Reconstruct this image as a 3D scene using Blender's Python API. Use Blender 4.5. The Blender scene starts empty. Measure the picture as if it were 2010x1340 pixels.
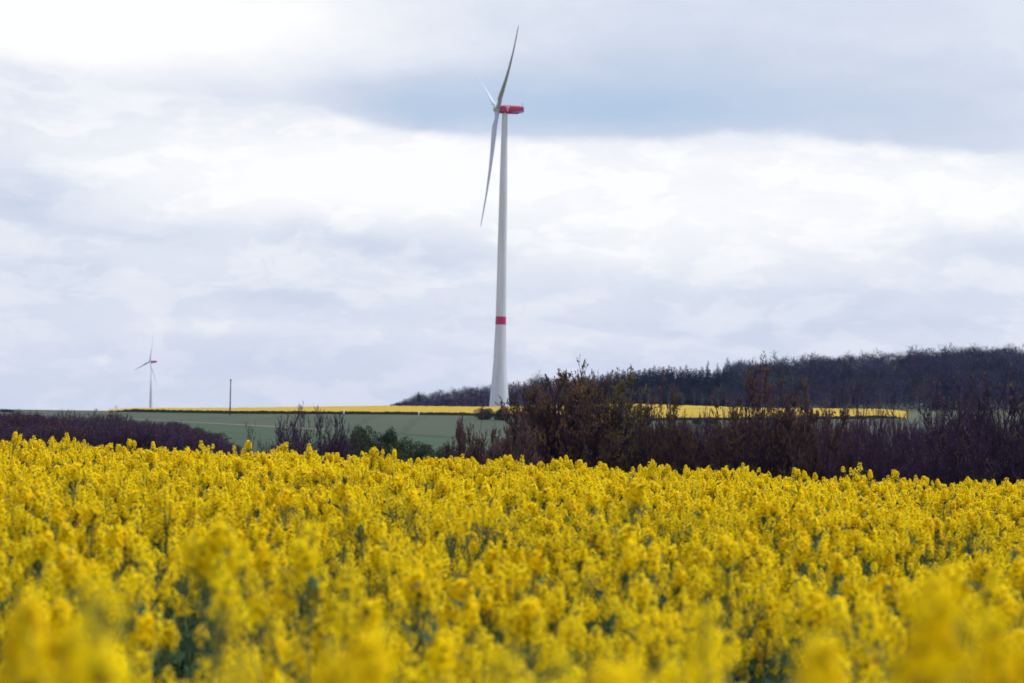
import bpy, math, random
import numpy as np
from mathutils import Matrix, Vector

SC = bpy.context.scene
COL = SC.collection
RAD = math.radians

# ------------------------------------------------------------------ camera
FPX = 3900.0                      # focal length in pixels of the 2010 px wide photograph
EYE = np.array([0.0, 0.0, 1.8])
PITCH, ROLL = math.atan(135/FPX), RAD(1.1)
cF = np.array([0, math.cos(PITCH), math.sin(PITCH)])
_R = np.array([1.0, 0, 0]); _U = np.array([0, -math.sin(PITCH), math.cos(PITCH)])
cR = _R*math.cos(ROLL)+_U*math.sin(ROLL)
cU = _U*math.cos(ROLL)-_R*math.sin(ROLL)
cam_d = bpy.data.cameras.new('camera'); cam = bpy.data.objects.new('camera', cam_d); COL.objects.link(cam)
M = Matrix([[cR[0], cU[0], -cF[0], EYE[0]], [cR[1], cU[1], -cF[1], EYE[1]], [cR[2], cU[2], -cF[2], EYE[2]], [0, 0, 0, 1]])
cam.matrix_world = M
cam_d.sensor_width = 36; cam_d.lens = FPX/2010*36
cam_d.clip_start = 0.05; cam_d.clip_end = 30000
cam_d.dof.use_dof = True; cam_d.dof.focus_distance = 32; cam_d.dof.aperture_fstop = 3.3
SC.camera = cam
SC.view_settings.view_transform = 'Standard'; SC.view_settings.look = 'None'
SC.view_settings.exposure = 0.12; SC.view_settings.gamma = 1.0
SC.render.engine = 'CYCLES'
SC.cycles.transparent_max_bounces = 16

def ray(px, py):
    d = cF+(px-1005)/FPX*cR-(py-670)/FPX*cU
    return d
def uv_of(px, py):                # azimuth and elevation (in units of 1/FPX radian) of a photograph pixel
    d = ray(px, py); d = d/np.linalg.norm(d)
    return math.atan2(d[0], d[1])*FPX, math.asin(d[2])*FPX

# ------------------------------------------------------------------ sun
SUN_EL, SUN_AZ = RAD(60), RAD(72)   # azimuth from +Y (the view) clockwise: beyond the scene, to the right
sdir = Vector((math.sin(SUN_AZ)*math.cos(SUN_EL), math.cos(SUN_AZ)*math.cos(SUN_EL), math.sin(SUN_EL)))
sun_d = bpy.data.lights.new('sun', 'SUN'); sun = bpy.data.objects.new('sun', sun_d); COL.objects.link(sun)
sun_d.energy = 3.7; sun_d.angle = RAD(12); sun_d.color = (1, 0.96, 0.9)
sun.rotation_euler = sdir.to_track_quat('Z', 'Y').to_euler()

# ------------------------------------------------------------------ sky (node maths helper)
class V:
    def __init__(s, nt, sock): s.nt, s.s = nt, sock
    def _m(s, op, *a, clamp=False):
        n = s.nt.nodes.new('ShaderNodeMath'); n.operation = op; n.use_clamp = clamp
        for i, x in enumerate((s,)+a):
            if isinstance(x, V): s.nt.links.new(x.s, n.inputs[i])
            else: n.inputs[i].default_value = float(x)
        return V(s.nt, n.outputs[0])
    def __add__(s, o): return s._m('ADD', o)
    def __radd__(s, o): return s._m('ADD', o)
    def __sub__(s, o): return s._m('SUBTRACT', o)
    def __mul__(s, o): return s._m('MULTIPLY', o)
    def __rmul__(s, o): return s._m('MULTIPLY', o)
    def __truediv__(s, o): return s._m('DIVIDE', o)
    def clamp(s): return s._m('ADD', 0.0, clamp=True)
def gauss(U, W, u0, v0, wu, wv):
    a = (U-u0)/wu; b = (W-v0)/wv
    return (a*a+b*b)._m('MULTIPLY', -1.0)._m('EXPONENT')
def smooth(x, a, b):
    n = x.nt.nodes.new('ShaderNodeMapRange'); n.interpolation_type = 'SMOOTHSTEP'
    x.nt.links.new(x.s, n.inputs[0]); n.inputs[1].default_value = a; n.inputs[2].default_value = b
    return V(x.nt, n.outputs[0])

world = bpy.data.worlds.new('World'); SC.world = world; world.use_nodes = True
nt = world.node_tree; nt.nodes.clear()
tc = nt.nodes.new('ShaderNodeTexCoord'); sep = nt.nodes.new('ShaderNodeSeparateXYZ')
nt.links.new(tc.outputs['Generated'], sep.inputs[0])
X, Y, Z = (V(nt, sep.outputs[i]) for i in range(3))
U0 = X._m('ARCTAN2', Y)*FPX
V0 = Z._m('ARCSINE')*FPX
def noise(vec, scale, detail=4, rough=0.5):
    n = nt.nodes.new('ShaderNodeTexNoise'); n.inputs['Scale'].default_value = scale
    n.inputs['Detail'].default_value = detail; n.inputs['Roughness'].default_value = rough
    nt.links.new(vec, n.inputs['Vector']); return V(nt, n.outputs[0])
def comb(a, b, c=0.0):
    n = nt.nodes.new('ShaderNodeCombineXYZ')
    for i, x in enumerate((a, b, c)):
        if isinstance(x, V): nt.links.new(x.s, n.inputs[i])
        else: n.inputs[i].default_value = x
    return n.outputs[0]
q1 = comb(U0/300.0, V0/120.0, 0.0); q2 = comb(U0/300.0, V0/120.0, 7.3); q3 = comb(U0/420.0, V0/130.0, 3.1)
n1 = noise(q1, 1.0, 5, .55)-0.5; n2 = noise(q2, 1.0, 5, .55)-0.5; n3 = noise(q3, 1.3, 6, .55)-0.5
n4 = noise(comb(U0/110.0, V0/60.0, 1.7), 1.0, 5, .6)-0.5
Uw = U0+n1*260.0; Vw = V0+n2*90.0
n5 = noise(comb(U0/150.0+n1*2.0, V0/62.0+n2*2.0, 9.2), 1.0, 7, .58)
n6 = noise(comb(U0/70.0+n2*2.0, V0/34.0, 4.4), 1.0, 6, .6)
puff = (smooth(n5, .45, .61)-0.45)*0.15+(smooth(n6, .46, .64)-0.4)*0.04
# lower edge of the long blue-grey cloud bank, as a curve over azimuth
fc = nt.nodes.new('ShaderNodeFloatCurve'); cv = fc.mapping.curves[0]
edge = [(0, 130), (300, 190), (550, 212), (800, 268), (1000, 282), (1350, 277), (1450, 266), (1700, 290), (2010, 312)]
pts = [(-2600, 560)]+[uv_of(*e) for e in edge]+[(2600, 470)]
tox = lambda u: (u+2600)/5200
toy = lambda v: (v-300)/400
while len(cv.points) < len(pts): cv.points.new(0.5, 0.5)
for p, (u, v) in zip(cv.points, pts): p.location = (tox(u), toy(v)); p.handle_type = 'AUTO'
fc.mapping.update()
nt.links.new(((U0+n1*60.0+2600.0)/5200.0).s, fc.inputs['Value'])
edgeV = V(nt, fc.outputs[0])*400.0+300.0
S = smooth(V0+n4*34.0+n2*26.0-edgeV, -6, 26)         # 1 above the edge
above = [(1230, 205, 380, 85, -.62), (820, 215, 200, 60, -.34), (1850, 230, 300, 110, -.30), (430, 172, 330, 45, -.16), (1500, 30, 620, 120, -.22), (200, 40, 420, 105, .5), (600, 40, 260, 70, .12)]
below = [(560, 345, 430, 110, .40), (880, 350, 220, 95, .17), (1430, 410, 440, 125, .34), (1920, 380, 220, 70, .26), (1500, 315, 330, 35, .12)]
free = [(1930, 475, 170, 45, -.18), (40, 395, 120, 62, -.3), (290, 455, 130, 22, -.16), (660, 470, 220, 30, -.22), (860, 500, 200, 24, -.18), (120, 545, 130, 45, -.2), (560, 595, 160, 40, -.16),
        (1600, 585, 480, 36, -.16), (1250, 640, 400, 26, -.12), (1150, 505, 160, 20, .14), (450, 655, 260, 14, .14), (165, 697, 24, 10, .28), (1080, 670, 160, 22, .1), (1850, 640, 300, 30, -.1), (1080, 470, 30, 12, -.1)]
def bsum(lst, U, W):
    t = None
    for px, py, wx, wy, a in lst:
        u, v = uv_of(px, py); g = gauss(U, W, u, v, wx, wy)*a
        t = g if t is None else t+g
    return t
base = smooth(V0, 60, 260)*0.02+0.64
val = base+bsum(above, Uw, Vw)*S+bsum(below, Uw, Vw)*(S*-1.0+1.0)+bsum(free, Uw, Vw)+n3*0.18+n4*0.13+puff*(S*-0.75+1.0)
# away from the photographed part the deck goes on, higher up it brightens
val = val+smooth(V0, 900, 3000)*0.15
ramp = nt.nodes.new('ShaderNodeValToRGB'); cr = ramp.color_ramp
stops = [(0.0, (.44, .57, .74)), (0.32, (.585, .65, .78)), (0.6, (.765, .80, .875)), (0.85, (.915, .92, .935)), (1.0, (1.0, 1.0, 1.0))]
while len(cr.elements) < len(stops): cr.elements.new(0.5)
for e, (p, c) in zip(cr.elements, stops): e.position = p; e.color = (*c, 1)
nt.links.new(val.clamp().s, ramp.inputs[0])
sky = nt.nodes.new('ShaderNodeTexSky'); sky.sky_type = 'NISHITA'; sky.sun_disc = False
sky.sun_elevation = SUN_EL; sky.sun_rotation = SUN_AZ
bgS = nt.nodes.new('ShaderNodeBackground'); bgS.inputs[1].default_value = 0.08
bgC = nt.nodes.new('ShaderNodeBackground'); bgC.inputs[1].default_value = 1.0
nt.links.new(sky.outputs[0], bgS.inputs[0]); nt.links.new(ramp.outputs[0], bgC.inputs[0])
mx = nt.nodes.new('ShaderNodeMixShader'); mx.inputs[0].default_value = 0.93
nt.links.new(bgS.outputs[0], mx.inputs[1]); nt.links.new(bgC.outputs[0], mx.inputs[2])
wo = nt.nodes.new('ShaderNodeOutputWorld'); nt.links.new(mx.outputs[0], wo.inputs[0])

# ------------------------------------------------------------------ helpers
def mat(name, c1, c2=None, scale=5.0, rough=0.8, spec=0.2, trans=0.0, tcol=None, objvar=0.0, coord='Object', bump=0.0, detail=4, stretch=(1, 1, 1), contrast=(0.35, 0.65)):
    m = bpy.data.materials.new(name); m.use_nodes = True; t = m.node_tree; t.nodes.clear()
    out = t.nodes.new('ShaderNodeOutputMaterial'); b = t.nodes.new('ShaderNodeBsdfPrincipled')
    b.inputs['Roughness'].default_value = rough; b.inputs['Specular IOR Level'].default_value = spec
    col = None
    if c2 is not None:
        tcn = t.nodes.new('ShaderNodeTexCoord'); mp = t.nodes.new('ShaderNodeMapping'); mp.inputs['Scale'].default_value = stretch
        n = t.nodes.new('ShaderNodeTexNoise'); n.inputs['Scale'].default_value = scale; n.inputs['Detail'].default_value = detail
        t.links.new(tcn.outputs[coord], mp.inputs[0]); t.links.new(mp.outputs[0], n.inputs['Vector'])
        r = t.nodes.new('ShaderNodeValToRGB'); r.color_ramp.elements[0].position, r.color_ramp.elements[1].position = contrast
        r.color_ramp.elements[0].color = (*c1, 1); r.color_ramp.elements[1].color = (*c2, 1)
        t.links.new(n.outputs[0], r.inputs[0]); col = r.outputs[0]
        if bump:
            bp = t.nodes.new('ShaderNodeBump'); bp.inputs['Strength'].default_value = bump; bp.inputs['Distance'].default_value = 0.1
            t.links.new(n.outputs[0], bp.inputs['Height']); t.links.new(bp.outputs[0], b.inputs['Normal'])
    if objvar:
        oi = t.nodes.new('ShaderNodeObjectInfo'); h = t.nodes.new('ShaderNodeHueSaturation')
        mr = t.nodes.new('ShaderNodeMapRange'); mr.inputs[3].default_value = 1-objvar; mr.inputs[4].default_value = 1+objvar
        t.links.new(oi.outputs['Random'], mr.inputs[0]); t.links.new(mr.outputs[0], h.inputs['Value'])
        w = t.nodes.new('ShaderNodeTexWhiteNoise'); w.noise_dimensions = '1D'; t.links.new(oi.outputs['Random'], w.inputs['W'])
        mr2 = t.nodes.new('ShaderNodeMapRange'); mr2.inputs[3].default_value = 0.5-objvar*0.08; mr2.inputs[4].default_value = 0.5+objvar*0.08
        t.links.new(w.outputs[0], mr2.inputs[0]); t.links.new(mr2.outputs[0], h.inputs['Hue'])
        if col: t.links.new(col, h.inputs['Color'])
        else: h.inputs['Color'].default_value = (*c1, 1)
        col = h.outputs[0]
    if col: t.links.new(col, b.inputs['Base Color'])
    else: b.inputs['Base Color'].default_value = (*c1, 1)
    sh = b.outputs[0]
    if trans:
        tr = t.nodes.new('ShaderNodeBsdfTranslucent'); mixn = t.nodes.new('ShaderNodeMixShader'); mixn.inputs[0].default_value = trans
        if tcol: tr.inputs[0].default_value = (*tcol, 1)
        elif col: t.links.new(col, tr.inputs[0])
        else: tr.inputs[0].default_value = (*c1, 1)
        t.links.new(sh, mixn.inputs[1]); t.links.new(tr.outputs[0], mixn.inputs[2]); sh = mixn.outputs[0]
    t.links.new(sh, out.inputs[0]); return m

class MB:
    """collects triangles as numpy arrays and links them as ONE mesh object"""
    def __init__(s): s.v = []; s.t = []; s.m = []; s.n = 0
    def add(s, v, t, mi=0):
        v = np.asarray(v, float).reshape(-1, 3); t = np.asarray(t, int).reshape(-1, 3)
        s.v.append(v); s.t.append(t+s.n); s.m.append(np.full(len(t), mi)); s.n += len(v); return s
    def segs(s, A, B, ra, rb, mi=0, k=3):
        A = np.asarray(A, float).reshape(-1, 3); B = np.asarray(B, float).reshape(-1, 3); n = len(A)
        ra = np.broadcast_to(ra, (n,)); rb = np.broadcast_to(rb, (n,))
        d = B-A; d = d/np.maximum(np.linalg.norm(d, axis=1, keepdims=True), 1e-9)
        h = np.where(np.abs(d[:, 2:3]) < .9, [[0, 0, 1.0]], [[1.0, 0, 0]])
        x = np.cross(d, h); x /= np.linalg.norm(x, axis=1, keepdims=True); y = np.cross(d, x)
        an = np.arange(k)*2*np.pi/k
        ring = x[:, None]*np.cos(an)[None, :, None]+y[:, None]*np.sin(an)[None, :, None]
        v = np.concatenate([A[:, None]+ring*ra[:, None, None], B[:, None]+ring*rb[:, None, None]], 1)
        i = np.arange(k); j = (i+1) % k
        t = np.concatenate([np.stack([i, j, k+j], 1), np.stack([i, k+j, k+i], 1)])
        return s.add(v.reshape(-1, 3), (t[None]+(np.arange(n)*2*k)[:, None, None]).reshape(-1, 3), mi)
    def leaves(s, C, D, N, L, W, mi=0):
        """diamond leaves: base C, direction D, side = D x N, length L, width W"""
        C = np.asarray(C, float).reshape(-1, 3); n = len(C)
        L = np.broadcast_to(L, (n,))[:, None]; W = np.broadcast_to(W, (n,))[:, None]
        D = D/np.maximum(np.linalg.norm(D, axis=1, keepdims=True), 1e-9)
        sd = np.cross(D, N); sd /= np.maximum(np.linalg.norm(sd, axis=1, keepdims=True), 1e-9)
        v = np.stack([C, C+D*L*.5+sd*W*.5, C+D*L, C+D*L*.5-sd*W*.5], 1).reshape(-1, 3)
        b = (np.arange(n)*4)[:, None, None]
        return s.add(v, (np.array([[[0, 1, 2], [0, 2, 3]]])+b).reshape(-1, 3), mi)
    def lathe(s, prof, k=32, mi=0, c=(0, 0, 0), cap=True):
        an = np.arange(k)*2*np.pi/k; v = []
        for r, z in prof: v.append(np.stack([r*np.cos(an), r*np.sin(an), np.full(k, z)], 1))
        v = np.concatenate(v)+np.array(c); t = []
        for q in range(len(prof)-1):
            for i in range(k):
                j = (i+1) % k; a, b2, c2, d2 = q*k+i, q*k+j, (q+1)*k+j, (q+1)*k+i; t += [(a, b2, c2), (a, c2, d2)]
        if cap:
            for i in range(1, k-1): t.append((0, i+1, i)); o = (len(prof)-1)*k; t.append((o, o+i, o+i+1))
        return s.add(v, t, mi)
    def box(s, c, e, mi=0, ax=None):
        c = np.array(c, float); e = np.array(e, float)/2
        v = np.array([[x, y, z] for z in (-1, 1) for y in (-1, 1) for x in (-1, 1)])*e
        if ax is not None: v = v @ np.array(ax)
        t = [(0, 2, 3), (0, 3, 1), (4, 5, 7), (4, 7, 6), (0, 1, 5), (0, 5, 4), (2, 6, 7), (2, 7, 3), (0, 4, 6), (0, 6, 2), (1, 3, 7), (1, 7, 5)]
        return s.add(v+c, t, mi)
    def mesh(s, name, mats, smooth=False):
        v = np.concatenate(s.v); t = np.concatenate(s.t); m = np.concatenate(s.m)
        me = bpy.data.meshes.new(name); me.vertices.add(len(v)); me.vertices.foreach_set('co', v.astype('f').ravel())
        me.loops.add(len(t)*3); me.loops.foreach_set('vertex_index', t.astype('i').ravel())
        me.polygons.add(len(t)); me.polygons.foreach_set('loop_start', (np.arange(len(t))*3).astype('i'))
        me.polygons.foreach_set('loop_total', np.full(len(t), 3, 'i'))
        for x in (mats if isinstance(mats, (list, tuple)) else [mats]): me.materials.append(x)
        me.polygons.foreach_set('material_index', m.astype('i'))
        if smooth: me.polygons.foreach_set('use_smooth', np.ones(len(t), bool))
        me.update(calc_edges=True); return me
    def build(s, name, mats, parent=None, smooth=False, loc=None):
        return link(name, s.mesh(name, mats, smooth), parent, loc)
def link(name, data, parent=None, loc=None):
    o = bpy.data.objects.new(name, data); COL.objects.link(o)
    if parent: o.parent = parent
    if loc is not None: o.location = loc
    return o
def tag(o, label=None, cat=None, group=None, kind=None):
    for k, x in (('label', label), ('category', cat), ('group', group), ('kind', kind)):
        if x: o[k] = x
    return o
def empty(name, loc, label, cat, group=None, rz=0.0, sc=1.0):
    o = link(name, None, None, loc); o.rotation_euler = (0, 0, rz); o.scale = sc if isinstance(sc, tuple) else (sc, sc, sc)
    o.empty_display_size = 0.2
    return tag(o, label, cat, group)
def copy_tree(o, parent=None):
    c = o.copy(); COL.objects.link(c)
    if parent: c.parent = parent
    for ch in [x for x in bpy.data.objects if x.parent == o]: copy_tree(ch, c)
    return c
def norm(a): return a/np.maximum(np.linalg.norm(a, axis=-1, keepdims=True), 1e-9)

# ------------------------------------------------------------------ terrain: height over azimuth and distance
ROWS = {   # ground rows in the photograph at these columns, per distance
    'c':  [0,   215, 450, 760, 950, 1240, 1500, 1780, 2010],
    250:  [888, 888, 888, 890, 894, 898, 902, 905, 908],
    350:  [846, 850, 858, 870, 882, 884, 884, 882, 880],
    500:  [812, 821, 834, 852, 864, 866, 862, 856, 850],
    640:  [806, 810, 815, 817, 824, 834, 832, 828, 826],
    700:  [804.5, 808.5, 812.5, 814, 816.5, 826, 825, 821, 819],
    880:  [803, 805.8, 805.3, 801.0, 803.3, 797, 805.5, 808, 808],
    1000: [808, 810, 809, 802, 802, 796, 803, 803, 803],
    1300: [830, 830, 830, 806, 800, 785, 765, 755, 745],
    1800: [880, 873, 880, 830, 810, 790, 762, 745, 735],
    3400: [880, 873, 880, 870, 860, 840, 830, 820, 815],
    9000: [850, 850, 850, 850, 850, 850, 850, 850, 850]}
KEYS = [250, 350, 500, 640, 700, 880, 1000, 1300, 1800, 3400, 9000]
_az = np.array([uv_of(c, 805)[0]/FPX for c in ROWS['c']])
_tab = []
for k in KEYS:
    z = []
    for c, r in zip(ROWS['c'], ROWS[k]):
        d = ray(c, r); z.append(d[2]/math.hypot(d[0], d[1])*k+EYE[2])
    _tab.append(z)
_tab = np.array(_tab)
_kr = np.array([30, 60, 100, 150]+KEYS, float)
EDGE = 25.5
def ground(x, y):
    x = np.asarray(x, float); y = np.asarray(y, float); shp = np.broadcast(x, y).shape
    x = np.broadcast_to(x, shp).ravel(); y = np.broadcast_to(y, shp).ravel()
    r = np.hypot(x, y); az = np.arctan2(x, y)
    far = np.array([np.interp(az, _az, row) for row in _tab])            # keys x n
    zn = -0.0235*np.clip(x, -9, 9)-0.0045*np.clip(y, -20, 26)
    e30 = -0.0235*np.clip(30*np.sin(az), -9, 9)-0.0045*26-0.35
    near = np.array([e30, np.full_like(r, -3.0), np.full_like(r, -4.4), np.full_like(r, -4.2)])
    al = np.concatenate([near, far])
    i = np.clip(np.searchsorted(_kr, r)-1, 0, len(_kr)-2)
    f = np.clip((r-_kr[i])/(_kr[i+1]-_kr[i]), 0, 1); n = np.arange(len(r))
    zf = al[i, n]*(1-f)+al[i+1, n]*f
    g = np.clip((r-EDGE)/(30-EDGE), 0, 1); g = g*g*(3-2*g)
    z = np.where(r < 30, zn*(1-g)+e30*g, zf)
    return z.reshape(shp)
def gz(x, y): return float(ground(np.array([x]), np.array([y]))[0])
def at_ground(px, D):                 # point on the ground at distance D under photograph column px (at the horizon row)
    u = uv_of(px, 805)[0]/FPX; x, y = D*math.sin(u), D*math.cos(u); return x, y, gz(x, y)
def at_row(px, row, D):               # world point at a photograph pixel and horizontal distance D
    d = ray(px, row); d = d/math.hypot(d[0], d[1])*D; return EYE+d

azs = np.concatenate([np.radians(np.arange(-180, -21, 6.0)), np.radians(np.arange(-20, 20.01, 0.25)), np.radians(np.arange(24, 181, 6.0))])
rs = np.unique(np.concatenate([np.arange(0.5, 30, 1.0), np.arange(30, 160, 6), np.geomspace(160, 9000, 70), [500, 508, 640, 700, 880]+KEYS]))
def polar(azv, rv, dz=0.0):
    A, Rr = np.meshgrid(azv, rv); x = Rr*np.sin(A); y = Rr*np.cos(A); return np.stack([x, y, ground(x, y)+dz], -1)
def gridtris(nr, nc, wrap=False):
    i = np.arange(nr-1)[:, None]; j = np.arange(nc-1)[None]
    a = i*nc+j; b = a+1; c = a+nc+1; d = a+nc
    return np.concatenate([np.stack([a, b, c], -1).reshape(-1, 3), np.stack([a, c, d], -1).reshape(-1, 3)])
m_ground = mat('grass ground', (.035, .05, .022), (.07, .085, .035), scale=.15, rough=.95, bump=.0)
P = polar(azs, rs); mb = MB(); mb.add(P.reshape(-1, 3), gridtris(*P.shape[:2]))
mb.add([[0, 0, gz(0, 0)]]+P[0].tolist(), [(0, i+1, i+2) for i in range(len(azs)-1)])
tag(mb.build('ground', m_ground), kind='structure')
def patch(name, c0, c1, r0, r1, dz, m):
    a0, a1 = uv_of(c0, 805)[0]/FPX, uv_of(c1, 805)[0]/FPX
    av = azs[(azs > a0) & (azs < a1)]; av = np.concatenate([[a0], av, [a1]])
    rv = rs[(rs >= r0) & (rs <= r1)]
    Q = polar(av, rv, dz); q = MB(); q.add(Q.reshape(-1, 3), gridtris(*Q.shape[:2])); o = q.build(name, m)
    return tag(o, kind='structure')
m_green = mat('young crop', (.027, .044, .026), (.040, .055, .034), scale=.035, rough=.9, detail=6, stretch=(1, .25, 1), contrast=(.3, .7))
m_green2 = mat('meadow', (.016, .040, .018), (.027, .050, .024), scale=.05, rough=.9, detail=5)
m_track = mat('dirt track', (.11, .09, .10), (.15, .12, .13), scale=.4, rough=.95)
m_bank = mat('verge', (.016, .026, .022), (.028, .040, .030), scale=.12, rough=.95)
t_ = m_green.node_tree; bs = [n for n in t_.nodes if n.type == 'BSDF_PRINCIPLED'][0]; src = bs.inputs['Base Color'].links[0].from_socket
w_ = t_.nodes.new('ShaderNodeTexWave'); w_.bands_direction = 'X'; w_.inputs['Scale'].default_value = .022; w_.inputs['Distortion'].default_value = 1.2; w_.inputs['Detail'].default_value = 2
tc_ = t_.nodes.new('ShaderNodeTexCoord'); t_.links.new(tc_.outputs['Object'], w_.inputs['Vector'])
cr_ = t_.nodes.new('ShaderNodeValToRGB'); cr_.color_ramp.elements[0].position = .0; cr_.color_ramp.elements[0].color = (.78, .8, .85, 1); cr_.color_ramp.elements[1].position = .12; cr_.color_ramp.elements[1].color = (1, 1, 1, 1)
mm = t_.nodes.new('ShaderNodeMix'); mm.data_type = 'RGBA'; mm.blend_type = 'MULTIPLY'; mm.inputs[0].default_value = 1
t_.links.new(w_.outputs['Fac'], cr_.inputs[0]); t_.links.new(src, mm.inputs[6]); t_.links.new(cr_.outputs[0], mm.inputs[7]); t_.links.new(mm.outputs[2], bs.inputs['Base Color'])
patch('green_field', -700, 2700, 508, 700, .12, m_green)
patch('green_meadow', -700, 2700, 250, 500, .12, m_green2)
patch('dirt_track', -700, 640, 500, 508, .15, m_track)
patch('grass_verge', -700, 2700, 486, 500, .16, m_bank)
patch('grass_verge', 640, 2700, 500, 508, .15, m_bank)

# far rapeseed field: a crop 1.1 m tall with green stems showing along its edge
m_farrape = mat('flowering rapeseed far', (.25, .175, .005), (.36, .25, .006), scale=.06, rough=.9, detail=8, stretch=(.35, 1, 1), contrast=(.25, .7), bump=.5)
m_stems = mat('crop stems', (.012, .026, .028), (.028, .045, .038), scale=1.5, rough=.95)
def crop_slab(name, c0, c1, r0, r1, label, h=1.15):
    a0, a1 = uv_of(c0, 805)[0]/FPX, uv_of(c1, 805)[0]/FPX
    av = np.linspace(a0, a1, int((c1-c0)/4)); rv = np.unique(np.concatenate([np.linspace(r0, r1, 40), rs[(rs >= r0) & (rs <= r1)]]))
    rng = np.random.default_rng(5); Q = polar(av, rv); nr, nc = Q.shape[:2]
    fade = np.clip(np.minimum(np.arange(nc), np.arange(nc)[::-1])/14.0, 0, 1)[None]**.6
    Q[..., 2] += h*fade+rng.uniform(-.16, .16, (nr, nc))
    q = MB(); q.add(Q.reshape(-1, 3), gridtris(nr, nc), 0)
    ring = np.concatenate([Q[0], Q[1:, -1], Q[-1, ::-1][1:], Q[::-1, 0][1:]])
    low = ring.copy(); low[:, 2] = ground(ring[:, 0], ring[:, 1])-.2; n = len(ring); i = np.arange(n-1)
    q.add(np.concatenate([ring, low]), np.concatenate([np.stack([i, n+i, n+i+1], 1), np.stack([i, n+i+1, i+1], 1)]), 1)
    return tag(q.build(name, [m_farrape, m_stems]), label, 'crop field', kind='stuff')
crop_slab('rapeseed_field', 208, 1780, 700, 880, 'distant yellow rapeseed field in a strip along the hilltop')

# ------------------------------------------------------------------ wind turbines
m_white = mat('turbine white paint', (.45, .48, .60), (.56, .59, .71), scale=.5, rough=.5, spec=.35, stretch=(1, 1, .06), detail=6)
m_blade = mat('blade grey', (.38, .42, .62), (.43, .47, .66), scale=.2, rough=.4, spec=.4)
m_red = mat('signal red paint', (.36, .004, .075), (.40, .005, .085), scale=.5, rough=.45, spec=.4)
m_hub = mat('hub grey', (.36, .40, .45), (.42, .46, .5), scale=.6, rough=.5)
m_emb = mat('emblem white', (.78, .78, .80), rough=.6)
m_steel = mat('grey steel', (.30, .33, .38), (.36, .39, .43), scale=2, rough=.5)
m_joint = mat('tower joint', (.52, .54, .57), rough=.6)
m_lilac = mat('lilac paint', (.20, .19, .42), rough=.5)
def blade_mesh(L, pitch):
    st = [(0.0, 1.15, 1.15, 90), (.02, 1.15, 1.15, 90), (.06, 1.3, 1.05, 60), (.12, 1.62, .75, 22), (.2, 1.7, .5, 14), (.35, 1.3, .34, 9), (.5, 1.0, .24, 6), (.7, .68, .15, 3), (.85, .52, .12, 1), (.95, .40, .08, 0), (.99, .22, .05, 0), (1.0, .03, .01, 0)]
    an = np.arange(14)*2*np.pi/14; q = MB(); V_ = []
    for t, c, th, tw in st:
        a = RAD(pitch+(tw if tw < 60 else 22)); bend = 3.6*t*t
        c = c*(.72 if t > .03 else 1.0); x = c*np.cos(an)+(0.45*c if t > .08 else 0.0)*(1 if t > .08 else 0); y = th*np.sin(an)
        # local: z along blade, x = rotor axis (upwind +), y = in-plane tangential
        V_.append(np.stack([x*math.sin(a)+y*math.cos(a)+bend, x*math.cos(a)-y*math.sin(a), np.full(14, 1.2+t*(L-1.2))], 1))
    t = []
    for k in range(len(st)-1):
        for i in range(14):
            j = (i+1) % 14; t += [(k*14+i, k*14+j, (k+1)*14+j), (k*14+i, (k+1)*14+j, (k+1)*14+i)]
    q.add(np.concatenate(V_), t); return q
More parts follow.
